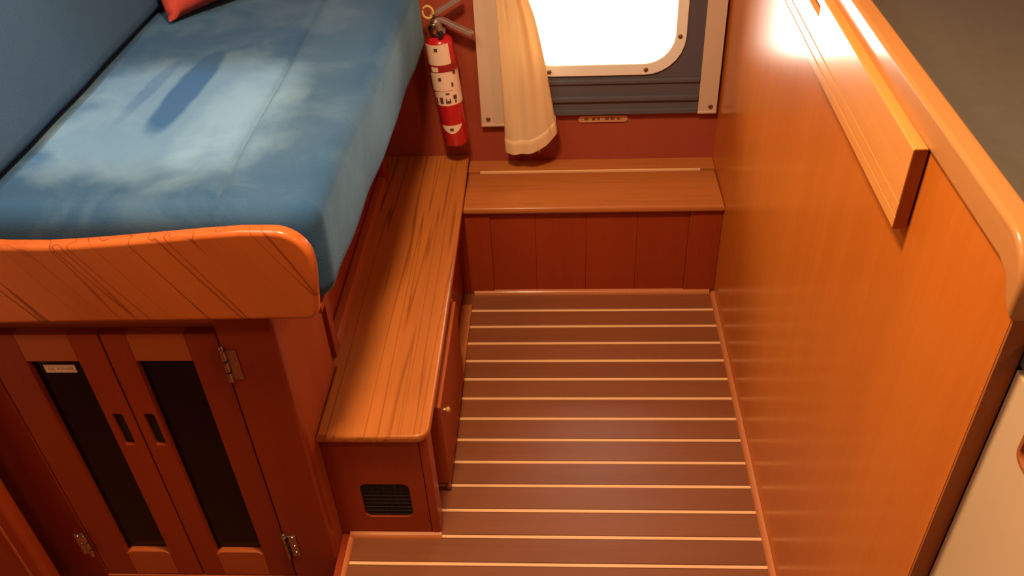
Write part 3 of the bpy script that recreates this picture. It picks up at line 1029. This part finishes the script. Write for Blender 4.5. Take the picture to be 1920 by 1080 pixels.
# ------------------------------------------------------------------ fire extinguisher (built upright at its own origin, then tilted)
fe = thing('fire_extinguisher', 'small red fire extinguisher with cream label hung beside the curtain', 'fire extinguisher', (0, 0, 0))
RB = 0.0315
prof = [(0.0, 0.004), (0.018, 0.0), (0.027, 0.002), (RB, 0.010), (RB, 0.256), (0.0295, 0.264), (0.024, 0.270), (0.016, 0.274), (0.013, 0.275)]
body = lathe('cylinder', M['ext_red'], fe, prof, (0, 0, 0), n=40)


def wrap(name, mat, a0, a1, z0, z1, off, zf=None, n=16, parent=None):
    """a printed patch lying round the cylinder from angle a0 to a1 (degrees, -90 faces the cabin)"""
    bm = bmesh.new()
    r = RB + off
    lo, hi, lo2, hi2 = [], [], [], []
    for i in range(n + 1):
        a = math.radians(a0 + (a1 - a0) * i / n)
        s = i / n
        b0, b1 = (zf(s) if zf else (z0, z1))
        for L, rr, z in ((lo, r, b0), (hi, r, b1), (lo2, r - off * 0.9, b0), (hi2, r - off * 0.9, b1)):
            L.append(bm.verts.new((rr * math.cos(a), rr * math.sin(a), z)))
    for i in range(n):
        bm.faces.new((lo[i], lo[i + 1], hi[i + 1], hi[i]))
        bm.faces.new((lo2[i], hi2[i], hi2[i + 1], lo2[i + 1]))
        bm.faces.new((lo[i], lo2[i], lo2[i + 1], lo[i + 1]))
        bm.faces.new((hi[i], hi[i + 1], hi2[i + 1], hi2[i]))
    bm.faces.new((lo[0], hi[0], hi2[0], lo2[0]))
    bm.faces.new((lo[n], lo2[n], hi2[n], hi[n]))
    return link(name, bm, mat, parent or body, True)


# the lower label wraps the can; a hanging tag covers its upper part
wrap('label_band', M['paper'], -185, 5, 0.112, 0.205, 0.0006)
tg = wrap('hang_tag', M['paper'], -158, -48, 0.212, 0.262, 0.0026)
wrap('hang_tag', M['paper'], -168, -62, 0.150, 0.206, 0.0022)
wrap('strap_band', M['ext_red_dark'], -200, 20, 0.197, 0.214, 0.0034)
bk_ = wrap('strap_buckle', M['paper'], -134, -104, 0.199, 0.2095, 0.0044)
wrap('badge', M['paper'], -140, -42, 0, 0, 0.0006, zf=lambda s: (0.0585 - 0.020 * math.sin(PI * s) ** 0.8, 0.0595))
for (a0, a1, z0, z1) in ((-109, -95, 0.247, 0.255), (-112, -100, 0.176, 0.184), (-62, -54, 0.160, 0.168), (-46, -36, 0.188, 0.197), (-122, -108, 0.118, 0.133), (-96, -74, 0.118, 0.124),
                         (-95, -90, 0.124, 0.130), (-79, -74, 0.124, 0.130), (-62, -46, 0.126, 0.136), (-57, -50, 0.117, 0.124), (-92, -76, 0.140, 0.144), (-150, -138, 0.116, 0.130)):
    wrap('print_mark', M['print'], a0, a1, z0, z1, 0.0032 if z0 > 0.145 else 0.0012, n=5, parent=body)
wrap('badge_mark', M['print'], -100, -84, 0.046, 0.053, 0.0012, n=5, parent=body)
# valve head, levers, pin
vh = lathe('valve_head', M['steel_lever'], fe, [(0.012, 0.273), (0.0125, 0.277), (0.019, 0.279), (0.019, 0.287), (0.0135, 0.290), (0.0135, 0.309), (0.010, 0.313), (0.0, 0.314)], (0, 0, 0), n=24)
lathe('gauge', M['chrome'], vh, [(0.0, 0.0), (0.010, -0.001), (0.0115, -0.006), (0.0115, -0.012), (0.009, -0.0135), (0.0, -0.0135)], (-0.005, -0.013, 0.298), 'y', 18)
lathe('discharge_nozzle', M['black'], vh, [(0.006, 0.0), (0.007, -0.004), (0.0055, -0.016), (0.0, -0.016)], (0.009, -0.014, 0.283), 'y', 14)


def lever(name, pts, w, th):
    """a pressed-steel channel lever following pts in the x-z plane"""
    bm = bmesh.new()
    rings = []
    for i, (x, z) in enumerate(pts):
        a, b = pts[max(i - 1, 0)], pts[min(i + 1, len(pts) - 1)]
        t = Vector((b[0] - a[0], 0, b[1] - a[1])).normalized()
        nz = Vector((-t.z, 0, t.x))
        ww = w * (0.62 if i == len(pts) - 1 else 1.0)
        sec = [(-ww / 2, -th), (-ww / 2, th * 0.6), (-ww / 2 + 0.002, th), (ww / 2 - 0.002, th), (ww / 2, th * 0.6), (ww / 2, -th), (ww / 2 - 0.0018, -th), (ww / 2 - 0.0018, th * 0.4), (-ww / 2 + 0.0018, th * 0.4), (-ww / 2 + 0.0018, -th)]
        rings.append([bm.verts.new(Vector((x, yy, z)) + nz * h) for yy, h in sec])
    n = len(rings[0])
    for A, B in zip(rings, rings[1:]):
        for k in range(n):
            j = (k + 1) % n
            bm.faces.new((A[k], A[j], B[j], B[k]))
    bm.faces.new(rings[0])
    bm.faces.new(rings[-1])
    return link(name, bm, M['steel_lever'], fe, True, 30)


lever('carry_handle', [(-0.012, 0.311), (0.010, 0.312), (0.026, 0.303), (0.046, 0.290), (0.064, 0.279), (0.076, 0.272), (0.080, 0.268)], 0.020, 0.0042)
lever('squeeze_lever', [(-0.016, 0.319), (0.004, 0.327), (0.025, 0.337), (0.046, 0.347), (0.062, 0.355), (0.068, 0.359)], 0.020, 0.0042)
pin = tube('safety_pin', M['pin'], fe, [(-0.006, -0.024, 0.326), (-0.006, 0.016, 0.326)], 0.0022)
tube('pull_ring', M['pin'], pin, [(-0.010 + 0.012 * math.cos(a), -0.026, 0.338 + 0.014 * math.sin(a)) for a in [2 * PI * i / 16 for i in range(17)]], 0.0024)
box('wall_bracket', M['black'], fe, -0.014, 0.014, RB - 0.002, RB + 0.008, 0.06, 0.25, 0.002)
# tilt in its bracket and hang it by the curtain
fe.rotation_euler = (math.radians(-2), math.radians(-4.5), 0)
fe.location = (-0.2785, YB - 0.056, 0.374)
fe.scale = (1.05, 1.05, 1.05)
